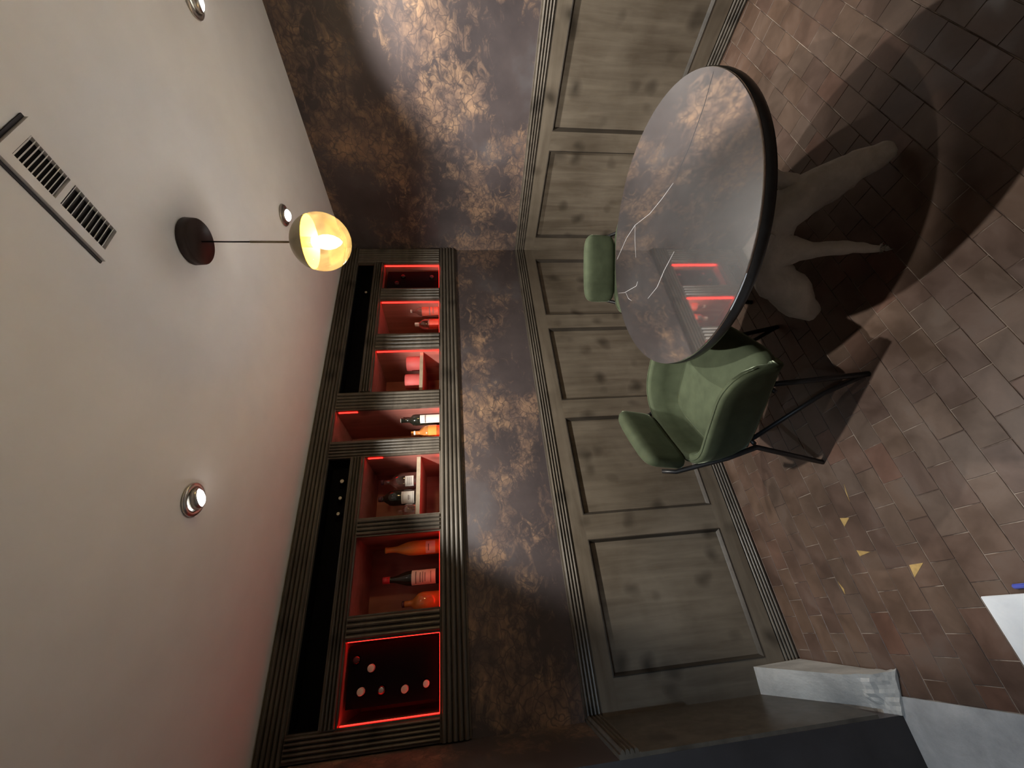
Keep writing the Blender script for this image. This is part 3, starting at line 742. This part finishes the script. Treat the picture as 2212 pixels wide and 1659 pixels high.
# ------------------------------------------------------------------ chairs
def superbox(w, d, h, ex=0.32, n=18, mz=10, ez=0.5):
    """rounded cushion: superellipse in plan and in section, centred at the origin"""
    V = []; Fc = []
    def sp_(c, e): return math.copysign(abs(c)**e, c)
    nu = n*2
    for i in range(mz+1):
        ph = -math.pi/2+math.pi*i/mz
        cz, sz = sp_(math.cos(ph), ez), sp_(math.sin(ph), ez)
        for k in range(nu):
            t_ = 2*math.pi*k/nu
            V.append(Vector((w/2*sp_(math.cos(t_), ex)*cz, d/2*sp_(math.sin(t_), ex)*cz, h/2*sz)))
    for i in range(mz):
        for k in range(nu):
            k2 = (k+1) % nu; Fc.append((i*nu+k, i*nu+k2, (i+1)*nu+k2, (i+1)*nu+k))
    return V, Fc
def make_chair(label):
    c = thing('armchair', label, 'chair', group='green velvet chairs at the round table')
    # wrap-round shell: path from right arm front, round the back, to left arm front
    path = []
    nA, nB = 12, 22
    for i in range(nA): path.append((0.272-0.292*i/nA, -0.262))
    for i in range(nB+1):
        a = -math.pi/2-math.pi*i/nB
        ca, sa = math.cos(a), math.sin(a)
        path.append((-0.02+0.215*math.copysign(abs(ca)**0.72, ca), 0.262*math.copysign(abs(sa)**0.72, sa)))
    for i in range(nA): path.append((-0.02+0.292*(i+1)/nA, 0.262))
    def rimh(x, y):
        if x > 0.12: return 0.462+0.152*math.sqrt(max(0.0, 1-((x-0.12)/0.156)**2))
        return 0.614-0.020*min(1, max(0, (-x-0.05)/0.15))
    V = []; Fc = []; P = [Vector((x, y, 0)) for x, y in path]; npth = len(P)
    sec = []
    for i, p in enumerate(P):
        d = (P[min(i+1, npth-1)]-P[max(i-1, 0)]).normalized(); outn = Vector((-d.y, d.x, 0))
        if outn.dot(p-Vector((0.05, 0, 0))) < 0: outn = -outn
        h = rimh(p.x, p.y); b0 = 0.372
        H = h-b0
        row = [(-0.075, b0-0.010), (-0.030, b0-0.004), (-0.004, b0+0.03*H/0.24), (0.012, b0+0.09*H/0.24), (0.020, b0+0.16*H/0.24), (0.024, h-0.016), (0.020, h-0.004), (0.008, h), (-0.008, h-0.003), (-0.016, h-0.012), (-0.020, b0+0.16*H/0.24), (-0.028, b0+0.10*H/0.24), (-0.055, b0+0.07*H/0.24)]
        sec.append([p+outn*u+Vector((0, 0, z)) for u, z in row])
    m = len(sec[0])
    for row in sec: V += row
    for i in range(npth-1):
        for k in range(m):
            k2 = (k+1) % m; Fc.append((i*m+k, i*m+k2, (i+1)*m+k2, (i+1)*m+k))
    Fc += [tuple(range(m-1, -1, -1)), tuple((npth-1)*m+k for k in range(m))]
    mb = MB(); mb.add(V, Fc, 0, True); mb.build('shell', M_VELVET, c)
    # piping along the rim
    mb = MB(); mb.tube([row[7]+Vector((0, 0, 0.0005)) for row in sec], 0.0028, 6); mb.build('piping', M_VELVET, c)
    # seat cushion
    V, Fc = superbox(0.500, 0.492, 0.100, 0.36, 16, 10, 0.45)
    V = [Vector((v.x+0.052, v.y, v.z+0.418+0.010*(1-(v.y/0.25)**2)*(1 if v.z > 0 else 0)+(0.0 if v.x < 0.15 else -(v.x-0.15)*0.10))) for v in V]
    mb = MB(); mb.add(V, Fc, 0, True); mb.build('seat', M_VELVET, c)
    # separate upper back pad
    V, Fc = superbox(0.200, 0.400, 0.076, 0.38, 18, 12, 0.62)
    rot = Matrix.Rotation(math.radians(-79), 3, 'Y'); VV = []
    for v in V:
        q = rot @ v
        q.x += 0.012*(q.y/0.2)**2
        VV.append(q+Vector((-0.230, -0.006, 0.692)))
    mb = MB(); mb.add(VV, Fc, 0, True); mb.build('back_pad', M_VELVET, c)
    # metal frame
    for s in (-1, 1):
        MB().tube([(-0.286, s*0.165, 0.690), (-0.272, s*0.190, 0.640), (-0.160, s*0.249, 0.470), (-0.100, s*0.262, 0.368), (-0.160, s*0.257, 0.184), (-0.219, s*0.25, 0.0)], [0.009, 0.010, 0.011, 0.011, 0.011, 0.0105], 10).build('leg', M_BLACKM, c)
        MB().tube([(0.165, s*0.21, 0.376), (0.19, s*0.23, 0.20), (0.219, s*0.25, 0.0)], 0.0108, 10).build('leg', M_BLACKM, c)
        MB().tube([(0.215, s*0.248, 0.010), (0.13, s*0.24, 0.150), (-0.085, s*0.225, 0.366)], 0.009, 8).build('brace', M_BLACKM, c)
        MB().tube([(0.20, s*0.205, 0.362), (-0.14, s*0.205, 0.362)], 0.009, 8).build('seat_rail', M_BLACKM, c)
    for x in (0.15, -0.10): MB().tube([(x, -0.24, 0.360), (x, 0.24, 0.360)], 0.009, 8).build('cross_rail', M_BLACKM, c)
    return c
c1 = make_chair('green velvet armchair with black legs, whole chair in view at left of table')
c1.location = (-1.8635, -0.737, 0); c1.rotation_euler = (0, 0, math.atan2(-0.874, 0.486))
c2 = c1.copy(); COL.objects.link(c2)
for ch in list(c1.children):
    d = ch.copy(); COL.objects.link(d); d.parent = c2
c2['label'] = 'green velvet armchair behind the table, only its back pad showing'
c2.location = (-0.985, -0.736, 0); c2.rotation_euler = (0, 0, math.atan2(-0.773, -0.634))

# ------------------------------------------------------------------ pendant lamp
PX, PY = -1.472, -1.250
pen = thing('pendant_lamp', 'globe pendant lamp with brass cap and clear glass, lit, over the table', 'lamp', (PX, PY, CEIL))
MB().lathe([(0, -0.034), (0.070, -0.034), (0.074, -0.030), (0.076, -0.002), (0, -0.0005)], 40, caps=False).build('ceiling_canopy', M_CANOPY, pen)
MB().tube([(0, 0, -0.034), (0.001, 0.001, -0.12), (0, 0, -0.19)], 0.0024, 8).build('cord', M_BLACKM, pen)
MB().tube([(0, 0, -0.185), (0, 0, -0.318)], 0.0038, 10).build('stem', M_BRASS, pen)
GC, GR = 2.020-CEIL, 0.098
def arc(r, z0, z1, n, c=GC):
    P = []
    a0, a1 = math.asin(max(-1, min(1, (z0-c)/r))), math.asin(max(-1, min(1, (z1-c)/r)))
    for i in range(n+1):
        a = a0+(a1-a0)*i/n; P.append((max(0.0, r*math.cos(a)), c+r*math.sin(a)))
    return P
CUT = GC+0.036
out_p = arc(GR+0.001, CUT, GC+GR+0.001, 14); in_p = arc(GR-0.0015, CUT, GC+GR-0.0015, 14)
cap = MB().lathe(out_p+[(0.005, GC+GR+0.004)], 40, caps=False).build('brass_cap', M_BRASS, pen)
MB().lathe(in_p, 40, caps=False).build('gilded_lining', M_BRASSIN, pen)
MB().lathe(arc(GR, GC-GR, CUT, 20), 48, caps=False).build('glass_globe', M_GLOBE, pen)
MB().lathe([(0, GC+0.088), (0.018, GC+0.088), (0.018, GC+0.030), (0.015, GC+0.028), (0, GC+0.028)], 20, caps=False).build('lamp_holder', M_BRASS, pen)
bulb = MB().lathe([(0.012, GC+0.029), (0.016, GC+0.018), (0.0235, GC-0.005), (0.0245, GC-0.025), (0.020, GC-0.045), (0.010, GC-0.062), (0.0, GC-0.070)], 20, caps=False).build('bulb', M_BULB, pen)
bulb['label'] = 'glowing warm bulb'

# ------------------------------------------------------------------ recessed spotlights
def downlight(x, y, label, tilt, watts, col=(1.0, 0.955, 0.885), size=math.radians(108), blend=1.0):
    o = thing('recessed_spotlight', label, 'spotlight', (x, y, CEIL), 0, 'recessed ceiling spotlights')
    MB().lathe([(0.036, -0.001), (0.052, -0.001), (0.055, -0.004), (0.052, -0.009), (0.044, -0.011), (0.037, -0.009), (0.036, -0.001)], 36, caps=False).build('trim_ring', M_STEEL, o)
    d = Vector(tilt).normalized(); q = Vector((0, 0, -1)).rotation_difference(Vector((d.x*0.55, d.y*0.55, d.z)).normalized()).to_matrix()
    MB().lathe([(0.030, 0.002), (0.034, -0.004), (0.035, -0.016), (0.032, -0.024), (0.029, -0.024), (0.027, -0.018)], 32, mat3=q, caps=False).build('eyeball', M_STEEL, o)
    ln = MB().lathe([(0.0, -0.033), (0.014, -0.0315), (0.023, -0.028), (0.0288, -0.0225)], 28, mat3=q, caps=False).build('lens', M_LENS, o)
    ld = bpy.data.lights.new('spot_beam', 'SPOT'); ld.energy = watts; ld.color = col; ld.spot_size = size; ld.spot_blend = blend
    ld.shadow_soft_size = 0.018
    lo = bpy.data.objects.new('spot_beam', ld); COL.objects.link(lo); lo.parent = o
    lo.location = d*0.045; lo.rotation_euler = Vector((0, 0, -1)).rotation_difference(d).to_euler()
    return o
downlight(*SPOTS[0], 'lit recessed spotlight on the open ceiling beside the niche wall', (0.52, 0.22, -1), SPOT_W*1.25, size=math.radians(98), blend=0.35)
downlight(*SPOTS[1], 'lit recessed spotlight just behind the pendant globe', (-0.28, -0.15, -1), SPOT_W)
downlight(*SPOTS[2], 'recessed spotlight by the right wall at the picture edge', (0.46, 0.20, -1), SPOT_W*1.6, size=math.radians(78), blend=0.7)
downlight(*SPOTS[3], 'recessed spotlight on the camera side of the ceiling, out of view', (0.52, 0.42, -1), SPOT_W*1.2, size=math.radians(46), blend=0.4)
downlight(*HALL, 'added recessed spotlight over the concrete hall floor, out of view', (0.0, 0.60, -1), 28.0, (0.60, 0.80, 1.0), math.radians(58), 0.5)  # unseen fixture added to supply the cool light from the hall

# ------------------------------------------------------------------ ceiling air grille
gx0, gx1, gy0, gy1 = -1.796, -1.672, -1.722, -1.448
ven = thing('air_grille', 'white slotted air grille set in the ceiling with two banks of slats', 'grille', ((gx0+gx1)/2, (gy0+gy1)/2, CEIL))
gxc, gyc = (gx0+gx1)/2, (gy0+gy1)/2
hw, hl = (gx1-gx0)/2, (gy1-gy0)/2
mb = MB(); sx0, sx1 = -hw+0.024, hw-0.030; zt_, zb_ = -0.0005, -0.011
banks = [(-hl+0.022, -0.018), (-0.006, hl-0.016)]
mb.box(-hw, sx0, -hl, hl, zb_, zt_).box(sx1, hw, -hl, hl, zb_, zt_)
mb.box(sx0, sx1, -hl, banks[0][0], zb_, zt_).box(sx0, sx1, banks[0][1], banks[1][0], zb_, zt_).box(sx0, sx1, banks[1][1], hl, zb_, zt_)
mb.build('grille_plate', M_CEIL, ven)
MB().box(sx0, sx1, banks[0][0], banks[1][1], -0.0012, -0.0004).build('duct_shade_sheet', M_PLASTER, ven)  # flat dark sheet stands in for the shade behind the slats
MB().box(-hw-0.007, -hw, -hl, hl, -0.003, zt_).build('edge_shadow_strip', M_PLASTER, ven)  # dark strips stand in for the shadow along the plate edges
MB().box(-hw-0.007, hw, -hl-0.007, -hl, -0.003, zt_).build('edge_shadow_strip', M_PLASTER, ven)
for b0, b1 in banks:
    ns = 10
    for k in range(ns):
        yc = b0+(b1-b0)*(k+0.5)/ns; mb = MB()
        mb.extrude([(-0.0035, -0.010), (-0.0020, -0.0105), (0.0040, -0.002), (0.0025, -0.0015)], (sx0, yc, 0), (sx1, yc, 0), (0, 1, 0), (0, 0, 1)); mb.build('slat', M_CEIL, ven)

# ------------------------------------------------------------------ left corner: sloping plaster step, white board, pen
def lerp(a, b, t_): return a+(b-a)*t_
step = []
NU, NV = 10, 30
R_edge = [(-2.938, -0.004, 0.254), (-2.946, -0.22, 0.185), (-2.953, -0.40, 0.125), (-2.952, -0.47, 0.085), (-2.944, -0.53, 0.014)]
L_edge = [(-3.052, -0.004, 0.268), (-3.064, -0.18, 0.160), (-3.074, -0.335, 0.060), (-3.079, -0.41, 0.035), (-3.082, -0.468, 0.010)]
def along_(E, t_):
    f = t_*(len(E)-1); i = min(int(f), len(E)-2); return Vector(E[i]).lerp(Vector(E[i+1]), f-i)
V = []; Fc = []
for j in range(NV+1):
    a, b_ = along_(R_edge, j/NV), along_(L_edge, j/NV)
    for i in range(NU+1):
        p = a.lerp(b_, i/NU)
        rough = (0.010 if j/NV > 0.66 else 0.0015)*(1 if i == 0 or j > NV*0.6 else 0.6)
        p.z += noise.noise(p*38)*rough+noise.noise(p*90)*rough*0.5; p.z = max(p.z, 0.006)
        if i == 0 and j/NV > 0.6: p.x += noise.noise(p*45)*0.006
        V.append(p)
for j in range(NV):
    for i in range(NU):
        q = j*(NU+1)+i; Fc.append((q, q+1, q+NU+2, q+NU+1))
nb = len(V)
base_idx = {}
bd = [j*(NU+1) for j in range(NV+1)]+[NV*(NU+1)+i for i in range(1, NU+1)]+[j*(NU+1)+NU for j in range(NV-1, -1, -1)]
for q in bd:
    base_idx[q] = len(V); V.append(Vector((V[q].x+(0.006 if q % (NU+1) == 0 else 0), V[q].y, 0.0045)))
for a, b_ in zip(bd[:-1], bd[1:]): Fc.append((a, b_, base_idx[b_], base_idx[a]))
Fc.append((bd[-1], bd[0], base_idx[bd[0]], base_idx[bd[-1]])); Fc.append(tuple(base_idx[q] for q in bd))
mb = MB(); mb.add(V, Fc, 0, False)
ramp_o = tag(mb.build('plaster_ramp', M_STEP), 'grey broken plaster ramp against the wainscot at the left end', 'ramp')
brd = thing('white_board', 'white board lying on the tiles near the camera, only one corner in view', 'board', (-2.95, -1.25, 0.001))
MB().box(-0.235, 0.220, -0.30, 0.285, 0.0, 0.018, bev=0.002).build('board_panel', M_BOARD, brd)
MB().box(-0.233, 0.218, -0.298, 0.283, 0.0182, 0.019).build('board_skin', M_BOARD, brd)
pen_o = thing('pen', 'blue plastic pen lying on the tiles beside the white board', 'pen', (-2.712, -1.095, 0.0075))
MB().tube([(0, 0.040, 0), (0, 0.036, 0), (0, -0.06, 0), (0, -0.075, 0)], [0.003, 0.0065, 0.0065, 0.004], 12).build('barrel', M_BLUE, pen_o)
MB().tube([(0.0055, 0.034, 0.004), (0.0055, 0.0, 0.0055)], 0.0015, 6).build('clip', M_BLUE, pen_o)
